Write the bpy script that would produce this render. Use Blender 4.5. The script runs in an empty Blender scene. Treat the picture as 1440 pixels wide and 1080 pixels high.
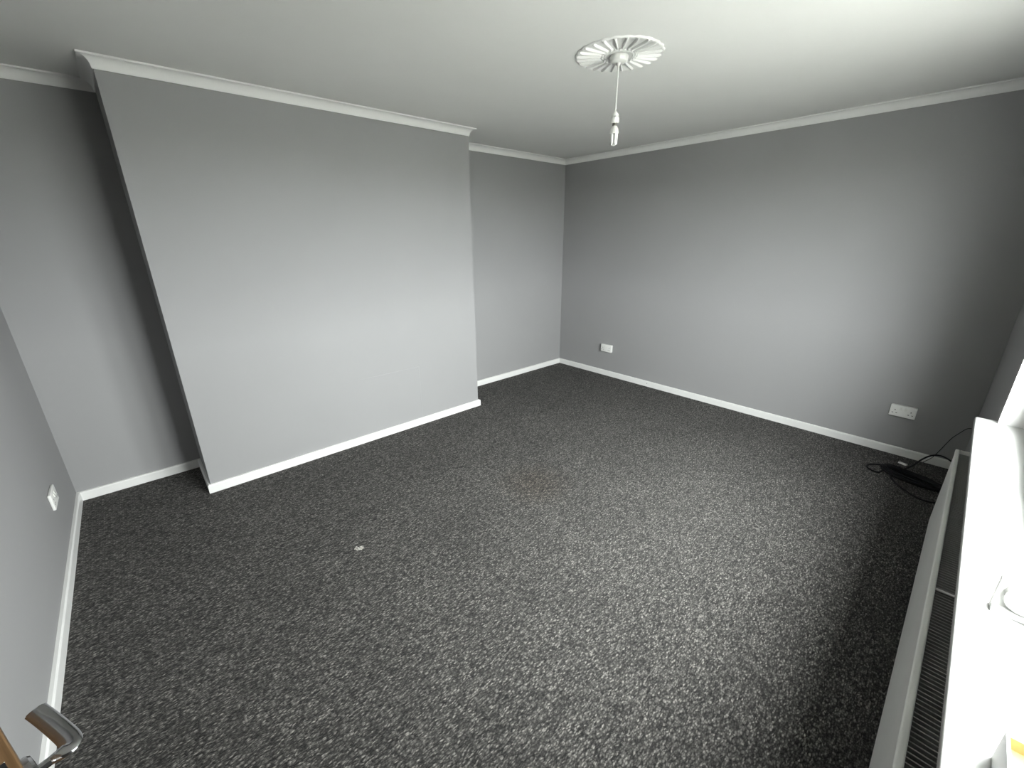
import bpy, bmesh, math, random
from mathutils import Vector, Matrix

random.seed(7)
S = bpy.context.scene
COL = S.collection
PI = math.pi

# ------------------------------------------------------------------ room measures (metres)
XL, XR = -0.5295, 4.050            # left and right wall planes
YA, YC = 3.566, 3.103              # alcove wall and chimney breast planes
X0, X1 = 0.1214, 2.3327            # chimney breast ends
H = 2.40
SK_H, SK_T = 0.060, 0.018          # skirting
CV_D, CV_E = 0.0552, 0.0492        # coving drop and projection
WSL = 0.008                        # the window wall runs a hair out of square
def yw(x): return -0.180 + (x - 2.8) * WSL
DO0, DO1, DOH = 0.58, 1.385, 2.02   # doorway in the left wall
WX0, WX1, WZ0, WZ1 = 0.60, 2.79, 0.763, 2.06   # window opening

# ------------------------------------------------------------------ camera
F_PX = 590.73
cam_d = bpy.data.cameras.new('camera')
cam = bpy.data.objects.new('camera', cam_d)
COL.objects.link(cam)
cam_d.sensor_fit = 'HORIZONTAL'
cam_d.sensor_width = 36.0
cam_d.lens = F_PX / 1440.0 * 36.0
cam_d.clip_start = 0.02
pit, yaw, rol = 0.3368, 0.7316, -0.0078
fw = Vector((math.sin(yaw)*math.cos(pit), math.cos(yaw)*math.cos(pit), -math.sin(pit)))
rt = Vector((math.cos(yaw), -math.sin(yaw), 0))
up = rt.cross(fw)
c_, s_ = math.cos(rol), math.sin(rol)
r2, u2 = c_*rt + s_*up, -s_*rt + c_*up
M4 = Matrix((r2, u2, -fw)).transposed().to_4x4()
M4.translation = Vector((0, 0, 1.5742))
cam.matrix_world = M4
S.camera = cam

# ------------------------------------------------------------------ sky, daylight portal, exposure
world = bpy.data.worlds.new('overcast_sky')
S.world = world
world.use_nodes = True
nt = world.node_tree
nt.nodes.clear()
wo = nt.nodes.new('ShaderNodeOutputWorld')
bg = nt.nodes.new('ShaderNodeBackground')
tc = nt.nodes.new('ShaderNodeTexCoord')
sx = nt.nodes.new('ShaderNodeSeparateXYZ')
rp = nt.nodes.new('ShaderNodeValToRGB')
rp.color_ramp.elements[0].position = 0.0
rp.color_ramp.elements[0].color = (0.62, 0.62, 0.63, 1)      # horizon
rp.color_ramp.elements[1].position = 1.0
rp.color_ramp.elements[1].color = (1.0, 1.0, 1.01, 1)         # zenith
nt.links.new(tc.outputs['Generated'], sx.inputs[0])
nt.links.new(sx.outputs['Z'], rp.inputs[0])
nt.links.new(rp.outputs[0], bg.inputs[0])
nt.links.new(bg.outputs[0], wo.inputs[0])
bg.inputs[1].default_value = 63.0

pl = bpy.data.lights.new('daylight_portal', 'AREA')
pl.shape = 'RECTANGLE'
pl.size, pl.size_y = WX1 - WX0, WZ1 - WZ0
pl.cycles.is_portal = True
po = bpy.data.objects.new('daylight_portal', pl)
COL.objects.link(po)
po.location = ((WX0+WX1)/2, -0.40, (WZ0+WZ1)/2)
po.rotation_euler = (PI/2, 0, PI)      # looks +y, into the room
po.rotation_euler = Vector((0, 1, 0)).to_track_quat('-Z', 'Z').to_euler()

S.view_settings.view_transform = 'Standard'
S.view_settings.look = 'None'
S.view_settings.gamma = 1.0
S.view_settings.use_curve_mapping = False
S.view_settings.exposure = 0.0
S.cycles.max_bounces = 8
S.cycles.diffuse_bounces = 2

# ------------------------------------------------------------------ materials
def mat(name, rgb, rough=0.6, metal=0.0, spec=0.5, bump=None, var=None, coat=0.0):
    m = bpy.data.materials.new(name)
    m.use_nodes = True
    n, l = m.node_tree.nodes, m.node_tree.links
    b = n['Principled BSDF']
    b.inputs['Base Color'].default_value = (*rgb, 1)
    b.inputs['Roughness'].default_value = rough
    b.inputs['Metallic'].default_value = metal
    b.inputs['Specular IOR Level'].default_value = spec
    b.inputs['Coat Weight'].default_value = coat
    t = n.new('ShaderNodeTexCoord')
    if var:                                   # soft tonal variation: (scale, amount)
        no = n.new('ShaderNodeTexNoise')
        no.inputs['Scale'].default_value = var[0]
        no.inputs['Detail'].default_value = 5
        l.new(t.outputs['Object'], no.inputs['Vector'])
        r = n.new('ShaderNodeMapRange')
        r.inputs['From Min'].default_value = 0.3
        r.inputs['From Max'].default_value = 0.7
        r.inputs['To Min'].default_value = 1 - var[1]
        r.inputs['To Max'].default_value = 1 + var[1]
        l.new(no.outputs['Fac'], r.inputs['Value'])
        mx = n.new('ShaderNodeVectorMath')
        mx.operation = 'SCALE'
        mx.inputs[0].default_value = rgb
        l.new(r.outputs['Result'], mx.inputs['Scale'])
        l.new(mx.outputs[0], b.inputs['Base Color'])
    if bump:                                  # (scale, strength, distance)
        nb = n.new('ShaderNodeTexNoise')
        nb.inputs['Scale'].default_value = bump[0]
        nb.inputs['Detail'].default_value = 3
        l.new(t.outputs['Object'], nb.inputs['Vector'])
        bp = n.new('ShaderNodeBump')
        bp.inputs['Strength'].default_value = bump[1]
        bp.inputs['Distance'].default_value = bump[2]
        l.new(nb.outputs['Fac'], bp.inputs['Height'])
        l.new(bp.outputs['Normal'], b.inputs['Normal'])
    return m

M_WALL = mat('grey_wall_paint', (0.310, 0.310, 0.310), 0.75, spec=0.3, bump=(260, 0.10, 0.001), var=(1.3, 0.02))
M_CEIL = mat('white_ceiling_paint', (0.86, 0.86, 0.835), 0.85, spec=0.2, bump=(190, 0.15, 0.001), var=(2.0, 0.015))
M_GLOSS = mat('white_gloss_paint', (0.80, 0.80, 0.78), 0.35, bump=(60, 0.04, 0.001), var=(9, 0.02))
M_COVE = mat('white_coving', (0.86, 0.86, 0.84), 0.7, spec=0.3)
M_PLASTER = mat('white_plaster_moulding', (0.88, 0.88, 0.86), 0.7, spec=0.3)
M_SILL = mat('white_sill_gloss', (0.62, 0.62, 0.605), 0.22, bump=(25, 0.03, 0.001))
M_PVC = mat('white_pvc', (0.85, 0.86, 0.86), 0.3)
M_PLASTIC = mat('white_plastic', (0.80, 0.80, 0.77), 0.4)
M_SWITCH = mat('white_rocker_plastic', (0.74, 0.74, 0.70), 0.35)
M_DARK = mat('dark_slot', (0.01, 0.01, 0.01), 0.8)
M_RAD = mat('radiator_enamel', (0.88, 0.88, 0.86), 0.35, var=(6, 0.03))
M_FIN = mat('dusty_shaded_fin', (0.36, 0.36, 0.35), 0.6)  # white-painted fins, greyed in the colour for dust and shade under the sill
M_CABLE = mat('black_cable_rubber', (0.003, 0.0032, 0.005), 0.65, spec=0.25)
M_TAG = mat('pale_tape', (0.70, 0.70, 0.67), 0.6)
M_CHROME = mat('polished_chrome', (0.52, 0.52, 0.53), 0.12, metal=1.0)
M_TUBE = mat('frosted_lamp_tube', (0.88, 0.88, 0.86), 0.25)
M_BRASS = mat('lamp_cap_metal', (0.30, 0.29, 0.26), 0.4, metal=1.0)
M_PAPER = mat('scrap_paper', (0.33, 0.32, 0.29), 0.8, var=(60, 0.1))
M_CARD = mat('white_card', (0.80, 0.80, 0.78), 0.55)
M_KRAFT = mat('orange_brown_card', (0.50, 0.235, 0.085), 0.7, var=(40, 0.12))
M_GROUND = mat('outdoor_paving', (0.20, 0.20, 0.185), 0.9, bump=(8, 0.3, 0.01), var=(1.5, 0.15))
M_HALL = mat('hall_paint', (0.40, 0.39, 0.37), 0.8)

def wood_mat():
    m = bpy.data.materials.new('varnished_wood')
    m.use_nodes = True
    n, l = m.node_tree.nodes, m.node_tree.links
    b = n['Principled BSDF']
    t = n.new('ShaderNodeTexCoord')
    mp = n.new('ShaderNodeMapping')
    mp.inputs['Scale'].default_value = (60, 60, 4)
    no = n.new('ShaderNodeTexNoise')
    no.inputs['Scale'].default_value = 1.0
    no.inputs['Detail'].default_value = 6
    no.inputs['Distortion'].default_value = 1.2
    r = n.new('ShaderNodeValToRGB')
    r.color_ramp.elements[0].position = 0.3
    r.color_ramp.elements[0].color = (0.055, 0.030, 0.012, 1)
    r.color_ramp.elements[1].position = 0.7
    r.color_ramp.elements[1].color = (0.130, 0.075, 0.034, 1)
    l.new(t.outputs['Object'], mp.inputs[0]); l.new(mp.outputs[0], no.inputs['Vector'])
    l.new(no.outputs['Fac'], r.inputs[0]); l.new(r.outputs[0], b.inputs['Base Color'])
    b.inputs['Roughness'].default_value = 0.4
    return m
M_WOOD = wood_mat()

def carpet_mat():
    m = bpy.data.materials.new('flecked_grey_carpet')
    m.use_nodes = True
    n, l = m.node_tree.nodes, m.node_tree.links
    b = n['Principled BSDF']
    b.inputs['Roughness'].default_value = 0.95
    b.inputs['Specular IOR Level'].default_value = 0.15
    b.inputs['Sheen Weight'].default_value = 0.06
    b.inputs['Sheen Roughness'].default_value = 0.5
    t = n.new('ShaderNodeTexCoord')
    # slightly wobbling, stretched tufts
    nw = n.new('ShaderNodeTexNoise'); nw.inputs['Scale'].default_value = 60; nw.inputs['Detail'].default_value = 2
    l.new(t.outputs['Object'], nw.inputs['Vector'])
    wm = n.new('ShaderNodeVectorMath'); wm.operation = 'MULTIPLY_ADD'
    l.new(nw.outputs['Color'], wm.inputs[0]); wm.inputs[1].default_value = (0.012, 0.010, 0.0)
    l.new(t.outputs['Object'], wm.inputs[2])
    v = n.new('ShaderNodeTexVoronoi'); v.inputs['Scale'].default_value = 1.0
    mp = n.new('ShaderNodeMapping'); mp.inputs['Scale'].default_value = (95, 215, 1)     # loops lie along the room's length
    l.new(wm.outputs[0], mp.inputs['Vector']); l.new(mp.outputs[0], v.inputs['Vector'])
    sp = n.new('ShaderNodeSeparateColor'); l.new(v.outputs['Color'], sp.inputs[0])
    r = n.new('ShaderNodeValToRGB')
    e = r.color_ramp.elements
    e[0].position = 0.0; e[0].color = (0.020, 0.0196, 0.0185, 1)
    e[1].position = 1.0; e[1].color = (0.215, 0.205, 0.188, 1)
    for p, c in ((0.30, 0.045), (0.62, 0.082), (0.85, 0.125)):
        q = e.new(p); q.color = (c, c*0.96, c*0.89, 1)
    l.new(sp.outputs[0], r.inputs[0])
    # fine fibre grain
    nf = n.new('ShaderNodeTexNoise'); nf.inputs['Scale'].default_value = 420; nf.inputs['Detail'].default_value = 3
    l.new(t.outputs['Object'], nf.inputs['Vector'])
    # broad wear
    nl = n.new('ShaderNodeTexNoise'); nl.inputs['Scale'].default_value = 2.2; nl.inputs['Detail'].default_value = 4
    l.new(t.outputs['Object'], nl.inputs['Vector'])
    m1 = n.new('ShaderNodeMapRange'); m1.inputs['From Min'].default_value = 0.3; m1.inputs['From Max'].default_value = 0.7
    m1.inputs['To Min'].default_value = 0.7; m1.inputs['To Max'].default_value = 1.3
    l.new(nf.outputs['Fac'], m1.inputs['Value'])
    m2 = n.new('ShaderNodeMapRange'); m2.inputs['From Min'].default_value = 0.3; m2.inputs['From Max'].default_value = 0.7
    m2.inputs['To Min'].default_value = 0.9; m2.inputs['To Max'].default_value = 1.1
    l.new(nl.outputs['Fac'], m2.inputs['Value'])
    mg = n.new('ShaderNodeMapRange'); mg.inputs['From Min'].default_value = 0.15; mg.inputs['From Max'].default_value = 0.75
    mg.inputs['To Min'].default_value = 1.55; mg.inputs['To Max'].default_value = 0.43       # dark gaps between the loops
    l.new(v.outputs['Distance'], mg.inputs['Value'])
    m3 = n.new('ShaderNodeMath'); m3.operation = 'MULTIPLY'
    l.new(m1.outputs[0], m3.inputs[0]); l.new(mg.outputs[0], m3.inputs[1])
    mm = n.new('ShaderNodeMath'); mm.operation = 'MULTIPLY'
    l.new(m3.outputs[0], mm.inputs[0]); l.new(m2.outputs[0], mm.inputs[1])
    sc = n.new('ShaderNodeVectorMath'); sc.operation = 'SCALE'
    l.new(r.outputs[0], sc.inputs[0]); l.new(mm.outputs[0], sc.inputs['Scale'])
    # an old brownish stain
    vd = n.new('ShaderNodeVectorMath'); vd.operation = 'DISTANCE'
    vd.inputs[1].default_value = (1.82, 1.80, 0.0)
    ws = n.new('ShaderNodeVectorMath'); ws.operation = 'MULTIPLY_ADD'
    nz = n.new('ShaderNodeTexNoise'); nz.inputs['Scale'].default_value = 5
    l.new(t.outputs['Object'], nz.inputs['Vector'])
    l.new(nz.outputs['Color'], ws.inputs[0]); ws.inputs[1].default_value = (0.12, 0.12, 0)
    l.new(t.outputs['Object'], ws.inputs[2]); l.new(ws.outputs[0], vd.inputs[0])
    ms = n.new('ShaderNodeMapRange'); ms.inputs['From Min'].default_value = 0.06; ms.inputs['From Max'].default_value = 0.30
    ms.inputs['To Min'].default_value = 0.75; ms.inputs['To Max'].default_value = 0.0
    l.new(vd.outputs['Value'], ms.inputs['Value'])
    mc = n.new('ShaderNodeMix'); mc.data_type = 'RGBA'; mc.blend_type = 'MULTIPLY'
    l.new(ms.outputs[0], mc.inputs['Factor']); l.new(sc.outputs[0], mc.inputs[6])
    mc.inputs[7].default_value = (0.84, 0.75, 0.66, 1)
    l.new(mc.outputs[2], b.inputs['Base Color'])
    bp = n.new('ShaderNodeBump'); bp.inputs['Strength'].default_value = 0.8; bp.inputs['Distance'].default_value = 0.006
    ad = n.new('ShaderNodeMath'); ad.operation = 'SUBTRACT'
    l.new(nf.outputs['Fac'], ad.inputs[0]); l.new(v.outputs['Distance'], ad.inputs[1])
    l.new(ad.outputs[0], bp.inputs['Height']); l.new(bp.outputs['Normal'], b.inputs['Normal'])
    return m
M_CARPET = carpet_mat()

def glass_mat():
    m = bpy.data.materials.new('window_glass')
    m.use_nodes = True
    n, l = m.node_tree.nodes, m.node_tree.links
    n.clear()
    o = n.new('ShaderNodeOutputMaterial'); mx = n.new('ShaderNodeMixShader')
    tr = n.new('ShaderNodeBsdfTransparent'); gl = n.new('ShaderNodeBsdfGlossy'); fr = n.new('ShaderNodeFresnel')
    tr.inputs[0].default_value = (0.95, 0.97, 0.96, 1)
    gl.inputs['Roughness'].default_value = 0.02
    fr.inputs[0].default_value = 1.45
    # reflect on the entering face only: the far face of the sheet would mirror everything past 43 degrees
    ge = n.new('ShaderNodeNewGeometry'); iv = n.new('ShaderNodeMath'); iv.operation = 'SUBTRACT'; iv.inputs[0].default_value = 1.0
    mu = n.new('ShaderNodeMath'); mu.operation = 'MULTIPLY'
    l.new(ge.outputs['Backfacing'], iv.inputs[1]); l.new(iv.outputs[0], mu.inputs[0]); l.new(fr.outputs[0], mu.inputs[1])
    l.new(mu.outputs[0], mx.inputs[0]); l.new(tr.outputs[0], mx.inputs[1]); l.new(gl.outputs[0], mx.inputs[2])
    l.new(mx.outputs[0], o.inputs[0])
    return m
M_GLASS = glass_mat()

# ------------------------------------------------------------------ mesh helpers
def obj(name, bm, m, parent=None, smooth=False, loc=None, rot=None):
    bmesh.ops.recalc_face_normals(bm, faces=bm.faces)
    me = bpy.data.meshes.new(name)
    bm.to_mesh(me); bm.free()
    me.materials.append(m)
    if smooth:
        me.polygons.foreach_set('use_smooth', [True]*len(me.polygons))
        me.set_sharp_from_angle(angle=math.radians(38))
    o = bpy.data.objects.new(name, me)
    COL.objects.link(o)
    if parent: o.parent = parent
    if loc: o.location = loc
    if rot: o.rotation_euler = rot
    return o

def empty(name, loc=(0, 0, 0), rz=0.0, parent=None):
    o = bpy.data.objects.new(name, None)
    o.empty_display_size = 0.05
    COL.objects.link(o)
    o.location = loc; o.rotation_euler = (0, 0, rz)
    if parent: o.parent = parent
    return o

def tag(o, label, cat, group=None):
    o['label'] = label; o['category'] = cat
    if group: o['group'] = group
    return o

def struct(o, label=None, cat=None):
    o['kind'] = 'structure'
    if label: o['label'] = label
    if cat: o['category'] = cat
    return o

def box(bm, x0, x1, y0, y1, z0, z1, bev=0.0, seg=2, T=None):
    d = bmesh.ops.create_cube(bm, size=1.0)
    vs = d['verts']
    for v in vs:
        v.co = Vector((x0+(v.co.x+.5)*(x1-x0), y0+(v.co.y+.5)*(y1-y0), z0+(v.co.z+.5)*(z1-z0)))
    if bev:
        es = list({e for v in vs for e in v.link_edges})
        r = bmesh.ops.bevel(bm, geom=es, offset=bev, segments=seg, affect='EDGES', profile=0.5)
        vs = list({v for f in r['faces'] for v in f.verts} | {v for v in vs if v.is_valid})
    if T:
        for v in vs: v.co = T @ v.co
    return vs

def lathe(bm, prof, n=32, c=(0, 0, 0)):          # profile of (radius, z)
    rings = []
    for r, z in prof:
        if r < 1e-6:
            rings.append([bm.verts.new((c[0], c[1], c[2]+z))])
        else:
            rings.append([bm.verts.new((c[0]+r*math.cos(2*PI*k/n), c[1]+r*math.sin(2*PI*k/n), c[2]+z)) for k in range(n)])
    for a, b in zip(rings, rings[1:]):
        for k in range(n):
            q = (k+1) % n
            if len(a) == 1 and len(b) == 1: continue
            if len(a) == 1: bm.faces.new((a[0], b[k], b[q]))
            elif len(b) == 1: bm.faces.new((a[k], b[0], a[q]))
            else: bm.faces.new((a[k], b[k], b[q], a[q]))

def catmull(pts, sub=8):
    P = [Vector(p) for p in pts]
    P = [P[0]*2-P[1]] + P + [P[-1]*2-P[-2]]
    out = []
    for i in range(1, len(P)-2):
        a, b, c, d = P[i-1:i+3]
        for k in range(sub):
            t = k/sub
            out.append(0.5*((2*b)+(c-a)*t+(2*a-5*b+4*c-d)*t*t+(3*b-a-3*c+d)*t**3))
    out.append(P[-2])
    return out

def tube(bm, pts, r, n=8, ry=None, upv=Vector((0, 0, 1)), cap=True):   # r, ry: number or list per point
    N = len(pts)
    rings = []
    for i, p in enumerate(pts):
        t = (pts[min(i+1, N-1)]-pts[max(i-1, 0)]).normalized()
        u = upv if abs(t.dot(upv)) < 0.98 else Vector((1, 0, 0))
        s = t.cross(u).normalized(); w = s.cross(t).normalized()
        ra = r[i] if isinstance(r, list) else r
        rb = ry[i] if isinstance(ry, list) else (ry if ry else ra)
        rings.append([bm.verts.new(p + s*ra*math.cos(2*PI*k/n) + w*rb*math.sin(2*PI*k/n)) for k in range(n)])
    for a, b in zip(rings, rings[1:]):
        for k in range(n):
            q = (k+1) % n
            bm.faces.new((a[k], a[q], b[q], b[k]))
    if cap:
        bm.faces.new(rings[0]); bm.faces.new(rings[-1][::-1])

# ------------------------------------------------------------------ room shell
bm = bmesh.new(); box(bm, -2.0, XR+.14, -0.50, YA+.14, -0.12, 0.0)
struct(obj('floor', bm, M_CARPET))
bm = bmesh.new(); box(bm, -2.0, XR+.14, -0.50, YA+.14, H, H+.12)
struct(obj('ceiling', bm, M_CEIL))
bm = bmesh.new(); box(bm, XR, XR+.14, -0.50, YA+.14, 0, H)
struct(obj('wall_right', bm, M_WALL))
bm = bmesh.new(); box(bm, XL-.10, XR, YA, YA+.14, 0, H)
struct(obj('wall_back', bm, M_WALL))
bm = bmesh.new(); box(bm, X0, X1, YC, YA, 0, H)
chim = struct(obj('wall_chimney', bm, M_WALL))
# skimmed-over fireplace opening, a couple of millimetres proud
bm = bmesh.new()
px0, px1, pz0, pz1 = 1.10, 1.715, SK_H, 0.532
pv = [(px0, 0), (px1, 0), (px1, pz1-pz0), (px0, pz1-pz0)]
out = [bm.verts.new((x, YC, pz0+z)) for x, z in pv]
inn = [bm.verts.new((x+(.22 if k in (0, 3) else -.004), YC-.0012, pz0+z-(.004 if k > 1 else 0))) for k, (x, z) in enumerate(pv)]
bm.faces.new(inn)
for k in range(4):
    q = (k+1) % 4
    bm.faces.new((out[k], out[q], inn[q], inn[k]))
obj('plaster_patch', bm, M_WALL, chim)
bm = bmesh.new()
box(bm, XL-.10, XL, DO1, YA, 0, H)
box(bm, XL-.10, XL, -0.50, DO0, 0, H)
box(bm, XL-.10, XL, DO0, DO1, DOH, H)
struct(obj('wall_left', bm, M_WALL))
# window wall with its opening, a hair out of square
def wseg(bm, x0, x1, z0, z1, d=0.20):
    vs = box(bm, x0, x1, -d, 0, z0, z1)
    for v in vs: v.co.y += yw(v.co.x)
bm = bmesh.new()
wseg(bm, XL-.10, WX0, 0, H); wseg(bm, WX1, XR, 0, H)
wseg(bm, WX0, WX1, 0, WZ0-.028); wseg(bm, WX0, WX1, WZ1, H)
struct(obj('wall_window', bm, M_WALL))
# white plastered reveals lining the opening
bm = bmesh.new()
for x0, x1, z0, z1 in ((WX1-.006, WX1, WZ0, WZ1), (WX0, WX0+.006, WZ0, WZ1), (WX0+.006, WX1-.006, WZ1-.006, WZ1)):
    vs = box(bm, x0, x1, -.1995, 0.0006, z0, z1)
    for v in vs: v.co.y += yw(v.co.x)
struct(obj('trim_1', bm, M_CEIL))
# hallway beyond the doorway
bm = bmesh.new()
box(bm, -2.0, -1.9, -0.50, YA+.14, 0, H); box(bm, -1.9, XL-.10, -0.50, -0.40, 0, H); box(bm, -1.9, XL-.10, YA+.04, YA+.14, 0, H)
struct(obj('wall_hallway', bm, M_HALL))
bm = bmesh.new(); box(bm, -30, 34, -45, -0.56, -0.40, -0.20)
struct(obj('ground', bm, M_GROUND))

# ------------------------------------------------------------------ coving and skirting runs with mitred corners
ROOM = [Vector(p) for p in ((XL, yw(XL)), (XR, yw(XR)), (XR, YA), (X1, YA), (X1, YC), (X0, YC), (X0, YA), (XL, YA))]
NP = len(ROOM)
def nrm(i):
    d = (ROOM[(i+1) % NP]-ROOM[i % NP]).normalized()
    return Vector((-d.y, d.x))
def mitre(i):                                  # corner i lies between run i-1 and run i
    a, b = nrm((i-1) % NP), nrm(i)
    return (a+b)/(1+a.dot(b))
def run(name, i, prof, m, a=None, b=None, smooth=False):
    A, B = ROOM[i], ROOM[(i+1) % NP]
    ma, mb = mitre(i), mitre((i+1) % NP)
    if a is not None: A, ma = a, nrm(i)
    if b is not None: B, mb = b, nrm(i)
    bm = bmesh.new()
    ra = [bm.verts.new((*(A+ma*d), z)) for d, z in prof]
    rb = [bm.verts.new((*(B+mb*d), z)) for d, z in prof]
    n = len(prof)
    for k in range(n):
        q = (k+1) % n
        bm.faces.new((ra[k], ra[q], rb[q], rb[k]))
    bm.faces.new(ra); bm.faces.new(rb[::-1])
    return struct(obj(name, bm, m, smooth=smooth))
lip = 0.009
cove = [(0.0005, H-.0005), (0.0005, H-CV_D), (0.005, H-CV_D), (0.007, H-CV_D+.007)]
for k in range(1, 8):
    a = k/8*PI/2
    cove.append((CV_E-.008-(CV_E-.015)*math.cos(a), H-CV_D+.007+(CV_D-lip-.007)*math.sin(a)))
cove += [(CV_E-.008, H-lip), (CV_E, H-lip), (CV_E, H-.0005)]
for i in range(NP):
    run('trim_%d' % (i+2), i, cove, M_COVE, smooth=True)
skirt = [(0.0003, 0.0), (SK_T, 0.0), (SK_T, SK_H-.007), (SK_T-.002, SK_H-.003), (SK_T-.006, SK_H), (0.0003, SK_H)]
sides = ['window', 'right', 'back', 'chimney_end', 'chimney', 'chimney_side', 'alcove', 'left']
for i, s in enumerate(sides):
    if s == 'left':
        run('baseboard_left', i, skirt, M_GLOSS, b=Vector((XL, DO1+.07)))
        run('baseboard_left_near', i, skirt, M_GLOSS, a=Vector((XL, DO0-.07)))
    else:
        run('baseboard_'+s, i, skirt, M_GLOSS)
bm = bmesh.new(); lathe(bm, [(0, 0), (.004, 0), (.004, .0006), (0, .0008)], 12)
for v in bm.verts: v.co = Vector((XR-SK_T-v.co.z, 2.262+v.co.x, .036+v.co.y))
obj('screw_hole', bm, M_DARK, bpy.data.objects['baseboard_right'])
# door lining and architrave
bm = bmesh.new()
for y0, y1 in ((DO0-.065, DO0+.004), (DO1-.004, DO1+.065)):
    box(bm, XL+.0003, XL+.016, y0, y1, 0, DOH+.065, .003)
box(bm, XL+.0003, XL+.016, DO0, DO1, DOH-.004, DOH+.065, .003)
struct(obj('trim_10', bm, M_GLOSS))

# ------------------------------------------------------------------ window (mostly out of frame): frame, mullions, sashes, panes, sill
win = struct(empty('window_1', (0, 0, 0)))
fy0, fy1 = -0.130, -0.078
def shear(bm):
    for v in bm.verts: v.co.y += yw(v.co.x)
bm = bmesh.new()
a0, a1, b0, b1 = WX0+.006, WX1-.006, WZ0, WZ1-.006
fwid = 0.062
box(bm, a0, a0+fwid, fy0, fy1, b0, b1, .003); box(bm, a1-fwid, a1, fy0, fy1, b0, b1, .003)
box(bm, a0+fwid, a1-fwid, fy0, fy1, b0, b0+fwid, .003); box(bm, a0+fwid, a1-fwid, fy0, fy1, b1-fwid, b1, .003)
mull = [a0+(a1-a0)/3, a0+2*(a1-a0)/3]
for x in mull: box(bm, x-.025, x+.025, fy0, fy1, b0+fwid, b1-fwid, .003)
shear(bm); obj('window_frame', bm, M_PVC, win)
edges = [a0+fwid, mull[0]-.025, mull[0]+.025, mull[1]-.025, mull[1]+.025, a1-fwid]
for k in range(3):
    e0, e1 = edges[2*k], edges[2*k+1]
    z0, z1 = b0+fwid, b1-fwid
    bm = bmesh.new()
    s = .04
    box(bm, e0, e0+s, -.125, -.074, z0, z1, .004); box(bm, e1-s, e1, -.125, -.074, z0, z1, .004)
    box(bm, e0+s, e1-s, -.125, -.074, z0, z0+s, .004); box(bm, e0+s, e1-s, -.135, -.070, z1-s, z1, .004)
    shear(bm); sash = obj('sash', bm, M_PVC, win)
    bm = bmesh.new(); box(bm, e0+s-.004, e1-s+.004, -.112, -.108, z0+s-.004, z1-s+.004)
    shear(bm); obj('pane', bm, M_GLASS, sash)
    bm = bmesh.new()
    xh = (e1-.022) if k == 0 else (e0+.022)
    zh = (z0+z1)/2-.2
    box(bm, xh-.013, xh+.013, -.070, -.060, zh-.035, zh+.035, .003)
    box(bm, xh-.009, xh+.009, -.060, -.042, zh-.012, zh+.012, .004)
    box(bm, xh-.010, xh+.010, -.050, -.040, zh-.012, zh+.095, .004)
    shear(bm); obj('handle', bm, M_PVC, sash)
# the window board: deep gloss shelf with a short horn past the reveal
bm = bmesh.new()
SE = 2.825
top = [(0.25, .058), (SE-.006, .0715), (SE, .066), (SE, .0005), (WX1-.0065, .0005), (WX1-.0065, fy1), (WX0+.0065, fy1), (WX0+.0065, .0005), (0.25, .0005)]
# front overhang is measured from the (slightly skewed) wall plane
zt, zb = WZ0, WZ0-.027
vt = [bm.verts.new((x, yw(x)+y, zt)) for x, y in top]
vb = [bm.verts.new((x, yw(x)+y, zb)) for x, y in top]
ft = bm.faces.new(vt); bm.faces.new(vb[::-1])
for k in range(len(top)):
    q = (k+1) % len(top)
    bm.faces.new((vt[k], vb[k], vb[q], vt[q]))
bm.edges.ensure_lookup_table()
ee = [e for e in bm.edges if (e.verts[0] in vt[:4] and e.verts[1] in vt[:4]) or (e.verts[0] in vb[:4] and e.verts[1] in vb[:4])]
bmesh.ops.bevel(bm, geom=ee, offset=.006, segments=3, affect='EDGES', profile=.5)
obj('window_sill', bm, M_SILL, win, smooth=True)

# ------------------------------------------------------------------ radiator under the sill
RX0, RX1, RZ0, RZ1 = 0.57, 2.968, 0.10, 0.534
rad = tag(empty('radiator', (2.8, yw(2.8), 0), math.atan(WSL)), 'long white panel radiator with open finned top under the window sill', 'radiator')
RAx = lambda x: x-2.8
yf, yb = 0.0865, 0.010       # front and back faces from the wall plane
def rbox(bm, x0, x1, y0, y1, z0, z1, bev=0.0, seg=2): box(bm, RAx(x0), RAx(x1), y0, y1, z0, z1, bev, seg)
bm = bmesh.new(); rbox(bm, RX0, RX1, yf-.010, yf-.001, RZ0, RZ1-.0245, .003)
obj('front_panel', bm, M_RAD, rad)
bm = bmesh.new(); rbox(bm, RX0, RX1, yf-.016, yf+.0005, RZ1-.021, RZ1, .004, 3)
obj('top_rail', bm, M_RAD, rad, smooth=True)
bm = bmesh.new(); rbox(bm, RX0, RX1, yb, yb+.008, RZ0, RZ1-.004, .002)
obj('back_panel', bm, M_RAD, rad)
for x0, x1 in ((RX0, RX0+.006), (RX1-.006, RX1)):
    bm = bmesh.new(); rbox(bm, x0, x1, yb+.0085, yf-.0165, RZ0+.01, RZ1-.001, .0015)
    obj('end_panel', bm, M_RAD, rad)
for x0 in (1.668, 0.80, 2.55):
    bm = bmesh.new()
    if x0 == 1.668:
        rbox(bm, x0, x0+.011, yb+.0085, yf-.0165, RZ1-.014, RZ1-.010, .001)
        obj('brace', bm, M_RAD, rad)
    else:
        rbox(bm, x0, x0+.03, 0.0005, yb-.0005, RZ0+.05, RZ1-.05, .001)
        obj('bracket', bm, M_RAD, rad)
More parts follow.
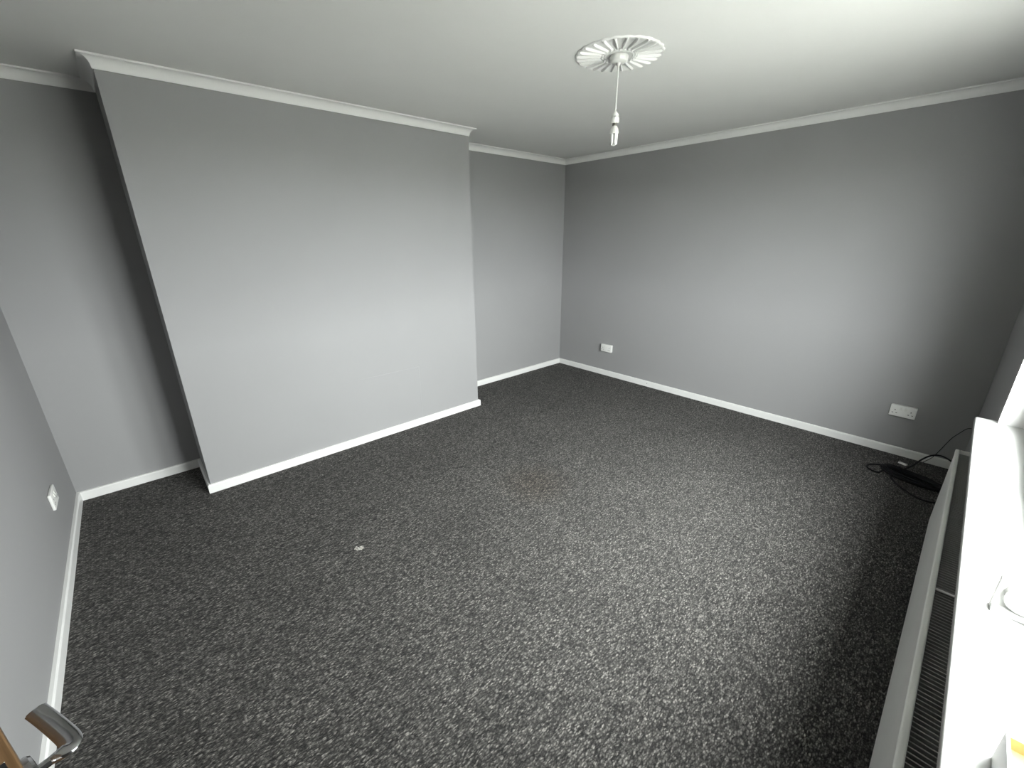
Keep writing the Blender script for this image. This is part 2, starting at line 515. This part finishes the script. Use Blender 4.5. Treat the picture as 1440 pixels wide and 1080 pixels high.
# pressed convector fins, shared mesh
bm = bmesh.new(); box(bm, -.0017, .0017, yb+.009, yf-.0165, RZ0+.03, RZ1-.018)
fin0 = obj('convector_fin', bm, M_FIN, rad)
pitch = 0.0148
x = RX0+.016
fin0.location.x = RAx(x)
x += pitch
while x < RX1-.012:
    f = fin0.copy(); COL.objects.link(f); f.parent = rad; f.location.x = RAx(x)
    x += pitch

# ------------------------------------------------------------------ ceiling medallion
RC = Vector((2.018, 1.457, H))
med = tag(empty('ceiling_medallion', RC), 'round white ribbed plaster medallion fixed to the ceiling', 'ceiling medallion')
R = 0.203
bm = bmesh.new()
n = 144
NR = 24
prof = [(0.0, -.006), (.060, -.006), (.066, -.009), (.074, -.006), (.086, -.005), (R-.014, -.004), (R-.006, -.008), (R-.001, -.006), (R+.001, -.0005)]
rings = []
for j, (r, z) in enumerate(prof):
    if r == 0: rings.append([bm.verts.new((0, 0, z))]); continue
    ring = []
    for k in range(n):
        a = 2*PI*k/n
        rr = r*(1+(.030*abs(math.cos(a*NR/2)) if r > .15 else 0))
        ring.append(bm.verts.new((rr*math.cos(a), rr*math.sin(a), z)))
    rings.append(ring)
for a, b in zip(rings, rings[1:]):
    for k in range(n):
        q = (k+1) % n
        if len(a) == 1: bm.faces.new((a[0], b[k], b[q]))
        else: bm.faces.new((a[k], b[k], b[q], a[q]))
obj('disc', bm, M_PLASTER, med, smooth=True)
bm = bmesh.new()
# one tapering rib, rounded across, broadening to a scrolled foot at the rim
st = []
for k in range(9):
    t = k/8
    r = .088+(R-.003-.088)*t
    w = .0028+.0032*t
    h = .0085+.0035*t-(.005 if k == 8 else 0)
    st.append([bm.verts.new((r, w*c, -.004-h*s)) for c, s in ((1, -.15), (.86, .5), (.45, .9), (0, 1), (-.45, .9), (-.86, .5), (-1, -.15))])
for a, b in zip(st, st[1:]):
    for k in range(6): bm.faces.new((a[k], b[k], b[k+1], a[k+1]))
bm.faces.new(st[0]); bm.faces.new(st[-1][::-1])
rib = obj('rib', bm, M_PLASTER, med, smooth=True)
bm = bmesh.new(); bmesh.ops.create_uvsphere(bm, u_segments=10, v_segments=6, radius=.0050)
bead = obj('bead', bm, M_PLASTER, med, smooth=True)
for k in range(NR):
    a = 2*PI*k/NR
    o = rib if k == 0 else rib.copy()
    if k: COL.objects.link(o); o.parent = med
    o.rotation_euler.z = a
    o = bead if k == 0 else bead.copy()
    if k: COL.objects.link(o); o.parent = med
    a += PI/NR
    o.location = (.080*math.cos(a), .080*math.sin(a), -.008)

# ------------------------------------------------------------------ pendant lamp
pen = tag(empty('pendant_lamp', (RC.x, RC.y, H-.006)), 'bare white pendant light with energy saving bulb hanging from ceiling cord', 'pendant light')
def pz(z): return z-(H-.006)
bm = bmesh.new()
lathe(bm, [(0, -.0005), (.043, -.0005), (.045, -.004), (.044, -.013), (.040, -.022), (.034, -.027), (.011, -.030), (.008, -.038), (.0045, -.044), (0, -.044)], 40)
obj('ceiling_cup', bm, M_PLASTIC, pen, smooth=True)
bm = bmesh.new()
tube(bm, [Vector((0, 0, -.040)), Vector((.0008, 0, -.10)), Vector((0, .0006, -.16)), Vector((0, 0, pz(2.165)))], .0034, 8)
obj('flex_cord', bm, M_PLASTIC, pen, smooth=True)
bm = bmesh.new()
zt = pz(2.165)
lathe(bm, [(0, zt), (.006, zt), (.008, zt-.004), (.016, zt-.014), (.0185, zt-.022), (.0185, zt-.026), (.0155, zt-.0265), (.0155, zt-.0300), (.0205, zt-.0305), (.0205, zt-.052), (.0190, zt-.054), (0, zt-.054)], 28)
obj('lampholder', bm, M_PLASTIC, pen, smooth=True)
zc = zt-.054
bm = bmesh.new()
lathe(bm, [(0, zc), (.0120, zc), (.0120, zc-.012), (0, zc-.012)], 24)
obj('bulb_cap', bm, M_BRASS, pen, smooth=True)
bm = bmesh.new()
zb_ = zc-.0118
lathe(bm, [(0, zb_), (.011, zb_), (.015, zb_-.006), (.020, zb_-.014), (.0225, zb_-.024), (.0225, zb_-.034), (.0205, zb_-.036), (0, zb_-.036)], 28)
bulb = obj('bulb_base', bm, M_PLASTIC, pen, smooth=True)
ztb, zend = zb_-.035, pz(2.010)
for k in range(3):                                 # three folded tubes
    a = k*PI*2/3+.5
    c = Vector((math.cos(a), math.sin(a), 0)); d = Vector((-c.y, c.x, 0))
    o = c*.0125
    pts = [o+d*.0065+Vector((0, 0, ztb)), o+d*.0065+Vector((0, 0, zend+.012))]
    for q in range(1, 6):
        g = q/6*PI
        pts.append(o+d*.0065*math.cos(g)+Vector((0, 0, zend+.012-.0065*math.sin(g))))
    pts += [o-d*.0065+Vector((0, 0, zend+.012)), o-d*.0065+Vector((0, 0, ztb))]
    bm = bmesh.new(); tube(bm, pts, .0050, 10, upv=c)
    obj('lamp_tube', bm, M_TUBE, pen, smooth=True)

# ------------------------------------------------------------------ double sockets
def socket(loc, rz, depth, label):
    t = tag(empty('wall_socket', loc, rz), label, 'socket', 'double wall sockets')   # local: x along wall, -y out of the wall
    if depth > .02:
        bm = bmesh.new(); box(bm, -.0715, .0715, -(depth-.009), -.0005, -.0415, .0415, .003)
        obj('back_box', bm, M_PLASTIC, t)
    y1 = -(depth-.0092) if depth > .02 else -.0005
    bm = bmesh.new(); box(bm, -.073, .073, -depth, y1, -.043, .043, .004, 3)
    obj('faceplate', bm, M_PLASTIC, t, smooth=True)
    for sxn in (-1, 1):
        bm = bmesh.new()
        vs = box(bm, sxn*.013-.0065, sxn*.013+.0065, -depth-.004, -depth+.001, .008, .030, .0012)
        for v in vs:
            if v.co.y < -depth-.001: v.co.y += (v.co.z-.019)*.14
        obj('switch', bm, M_SWITCH, t)
        for dx, dz, w, h in ((0, .0095, .0042, .0085), (-.011, -.0125, .0085, .0042), (.011, -.0125, .0085, .0042)):
            bm = bmesh.new()
            cx, cz = sxn*.044+dx, -.004+dz
            box(bm, cx-w/2, cx+w/2, -depth-.0003, -depth+.003, cz-h/2, cz+h/2)
            obj('pin_slot', bm, M_DARK, t)
    for sxn in (-1, 1):
        bm = bmesh.new()
        box(bm, sxn*.060-.0028, sxn*.060+.0028, -depth-.0008, -depth+.001, .020-.0028, .020+.0028, .0008)
        obj('screw', bm, M_SWITCH, t)
    return t
# right wall faces -x: local -y -> -x  => rotate by -90 deg
socket((XR, 2.822, .333), -PI/2, .032, 'double wall socket nearest the far corner of the right wall')
socket((XR, 0.194, .343), -PI/2, .030, 'double wall socket above the coiled black cable on right wall')
socket((XL, 2.962, .326), PI/2, .014, 'double wall socket low on the left wall by the alcove')

# ------------------------------------------------------------------ coiled black cable
cab = tag(empty('cable', (3.62, .03, 0)), 'coiled black cable lying on carpet between right wall and radiator', 'cable')
O = Vector((3.62, .03, 0))
def W(*p): return Vector(p)-O
rr = .0054
ax = Vector((-.12, -.33, 0)).normalized(); ay = Vector((ax.y, -ax.x, 0))
cc = Vector((3.655, .035, 0))
pts = []
# the free loop out to the left, then wound turns, then the tail under the radiator
pts += [Vector((3.70, .10, .035)), Vector((3.745, .16, .016)), Vector((3.745, .215, .007)), Vector((3.685, .268, .005)), Vector((3.625, .255, .005)), Vector((3.60, .20, .007))]
turns = 13
for k in range(turns*10):
    g = k/10*2*PI + 2.6
    t = k//10
    wob = random.uniform(-.010, .010)
    L = .165 + .012*math.sin(t*2.3)+wob*.5
    Wd = .052 + .022*math.sin(t*1.7+1)+wob
    z = .006 + .0035*(t % 6) + .006*(0.5+.5*math.sin(g*1.0+t))
    pts.append(cc + ax*(L*math.cos(g)) + ay*(Wd*math.sin(g)) + Vector((random.uniform(-.006, .006), random.uniform(-.006, .006), z)))
pts += [Vector((3.585, .13, .012)), Vector((3.545, .108, .005)), Vector((3.475, .06, .005)), Vector((3.415, .0, .005)), Vector((3.39, -.06, .005)), Vector((3.42, -.12, .005)), Vector((3.47, -.148, .005))]
bm = bmesh.new(); tube(bm, [p-O for p in catmull(pts, 5)], rr, 7)
obj('coil', bm, M_CABLE, cab, smooth=True)
lead = [(3.70, .09, .035), (3.78, .05, .050), (3.88, .015, .078), (3.94, -.02, .098), (3.96, -.06, .108), (3.94, -.10, .108), (3.90, -.14, .095), (3.86, -.150, .06)]
bm = bmesh.new(); tube(bm, [W(*p) for p in catmull(lead, 8)], rr, 7)
obj('lead', bm, M_CABLE, cab, smooth=True)
bm = bmesh.new()
T = Matrix.Translation(W(3.745, .098, .062)) @ Matrix.Rotation(math.radians(72), 4, 'Z') @ Matrix.Rotation(.2, 4, 'X')
box(bm, -.024, .024, -.012, .012, -.006, .006, .004, 2, T)
o = obj('cable_wrap', bm, M_TAG, cab); o['label'] = 'pale wrap holding the black coil'
# thin lead up the wall behind the radiator end
up_ = [(3.985, .005, .020), (4.028, -.03, .055), (4.040, -.055, .12), (4.043, -.085, .215), (4.043, -.11, .265), (4.040, -.140, .315), (4.040, -.160, .325)]
wl = obj('wall_lead', (lambda b: (tube(b, catmull(up_, 8), .0022, 6), b)[1])(bmesh.new()), M_CABLE, smooth=True)
tag(wl, 'thin dark lead climbing the right wall behind the radiator end', 'lead')

# ------------------------------------------------------------------ scrap on the carpet
bm = bmesh.new()
nx, ny = 7, 5
g = [[bm.verts.new(((i-3)*.0075+random.uniform(-.002, .002), (j-2)*.0075+random.uniform(-.002, .002),
     .004+.010*abs(math.sin(i*1.3+j*.9))+random.uniform(0, .003))) for i in range(nx)] for j in range(ny)]
for j in range(ny-1):
    for i in range(nx-1):
        if (i, j) in ((0, 0), (5, 3), (5, 0), (2, 3)): continue
        bm.faces.new((g[j][i], g[j][i+1], g[j+1][i+1], g[j+1][i]))
bmesh.ops.delete(bm, geom=[v for v in bm.verts if not v.link_faces], context='VERTS')
bmesh.ops.solidify(bm, geom=bm.faces[:], thickness=.0015)
zmin = min(v.co.z for v in bm.verts)
for v in bm.verts: v.co.z -= zmin
tag(obj('paper_scrap', bm, M_PAPER, loc=(.612, 1.917, 0), rot=(0, 0, -.5)), 'small crumpled pale scrap of paper lying on the carpet', 'litter')

# ------------------------------------------------------------------ things on the sill
# upright square unit with a round dial
ZS = WZ0
th = tag(empty('thermostat', (1.318, -.179, ZS), 0), 'white square control unit with round dial standing on window sill', 'thermostat')
# local: faces -x, left edge at y=0 running to -y
bm = bmesh.new(); box(bm, -.008, .010, -.088, 0, .0005, .084, .003)
obj('back_plate', bm, M_PLASTIC, th)
bm = bmesh.new(); box(bm, -.026, -.0085, -.088, -.001, .0005, .015, .003)
obj('base_ledge', bm, M_PLASTIC, th)
bm = bmesh.new()
lathe(bm, [(0, 0), (.036, 0), (.036, .010), (.034, .015), (.028, .018), (0, .019)], 40)
for v in bm.verts: v.co = Vector((-v.co.z-.0085, v.co.x, v.co.y))
obj('dial', bm, M_PLASTIC, th, smooth=True, loc=(0, -.046, .0515))
bm = bmesh.new(); box(bm, -.001, .001, -.002, .002, -.004, .004, .0004)
o = obj('dial_mark', bm, M_TAG, th, loc=(-.0255, -.017, .050)); o['label'] = 'small grey mark on the dial'
# open white carton with an orange-brown inside
bx = tag(empty('carton', (.88, -.190, ZS), math.radians(1.0)), 'small open white carton with orange-brown inside on window sill', 'carton')
cl, cw, ch, tk = .15, .078, .064, .0035    # runs to -x and -y
bm = bmesh.new()
box(bm, -cl, 0, -tk, 0, .0005, ch, .0008); box(bm, -cl, 0, -cw, -cw+tk, .0005, ch, .0008)
box(bm, -tk, 0, -cw+tk, -tk, .0005, ch, .0008); box(bm, -cl, -cl+tk, -cw+tk, -tk, .0005, ch, .0008)
box(bm, -cl+tk, -tk, -cw+tk, -tk, .0005, .003)
obj('carton_wall', bm, M_CARD, bx)
bm = bmesh.new()
q = tk+.0004
box(bm, -cl+q, -q, -q-.0015, -q, .0035, ch-.003); box(bm, -cl+q, -q, -cw+q, -cw+q+.0015, .0035, ch-.003)
box(bm, -q-.0015, -q, -cw+q+.0016, -q-.0016, .0035, ch-.003); box(bm, -cl+q, -cl+q+.0015, -cw+q+.0016, -q-.0016, .0035, ch-.003)
box(bm, -cl+q+.0016, -q-.0016, -cw+q+.0016, -q-.0016, .0035, .040)
o = obj('inner_tray', bm, M_KRAFT, bx); o['label'] = 'orange-brown card inside'

# ------------------------------------------------------------------ door, ajar, seen along its leaf
ud = Vector((-.327, .945, 0)).normalized()        # from leading edge towards the hinges
nd = Vector((ud.y, -ud.x, 0))                     # out of the face towards the room
lead_p = ud*0.70 + nd*(-.0015)
ang = math.atan2(ud.y, ud.x)
door = struct(empty('door_1', (lead_p.x, lead_p.y, 0), ang))   # local x along leaf, local -y is the room face
LW, LT = .762, .040
bm = bmesh.new(); box(bm, 0, LW, 0, LT, .010, 1.985, .002)
obj('door_leaf', bm, M_WOOD, door)
bm = bmesh.new(); box(bm, -.0012, .001, .009, .031, .82, .98, .0005)
lp = obj('latch_plate', bm, M_CHROME, door)
bm = bmesh.new(); box(bm, -.010, .0, .014, .026, .890, .910, .003)
obj('latch_bolt', bm, M_CHROME, lp)
HZ, HX = .884, .057
lev = empty('lever_handle', (HX, 0, HZ), 0, door)
bm = bmesh.new()
lathe(bm, [(0, -.0003), (.0255, -.0003), (.0255, .006), (.023, .009), (.013, .010), (0, .010)], 36)
for v in bm.verts: v.co = Vector((v.co.x, -v.co.z, v.co.y))
obj('rose', bm, M_CHROME, lev, smooth=True)
pth = catmull([(0, -.009, 0), (0, -.022, 0), (-.001, -.034, 0), (.002, -.0425, 0), (.016, -.0445, -.001), (.045, -.0425, -.002), (.080, -.039, -.002), (.106, -.0355, .000), (.115, -.034, .001)], 6)
nn = len(pth)
ra, rb = [], []
for i in range(nn):
    t = i/(nn-1)
    a = .0062 if t < .12 else min(.0125, .0062+(t-.12)*.04)
    b = .0062 if t < .2 else max(.0030, .0062-(t-.2)*.016)
    if t > .97: a *= .8; b *= .7
    ra.append(a); rb.append(b)
bm = bmesh.new(); tube(bm, pth, ra, 18, rb)
obj('lever', bm, M_CHROME, lev, smooth=True)
for z in (.25, 1.75):
    bm = bmesh.new(); lathe(bm, [(0, -.05), (.006, -.05), (.006, .05), (0, .05)], 14, (LW+.004, -.004, z))
    obj('hinge', bm, M_CHROME, door, smooth=True)
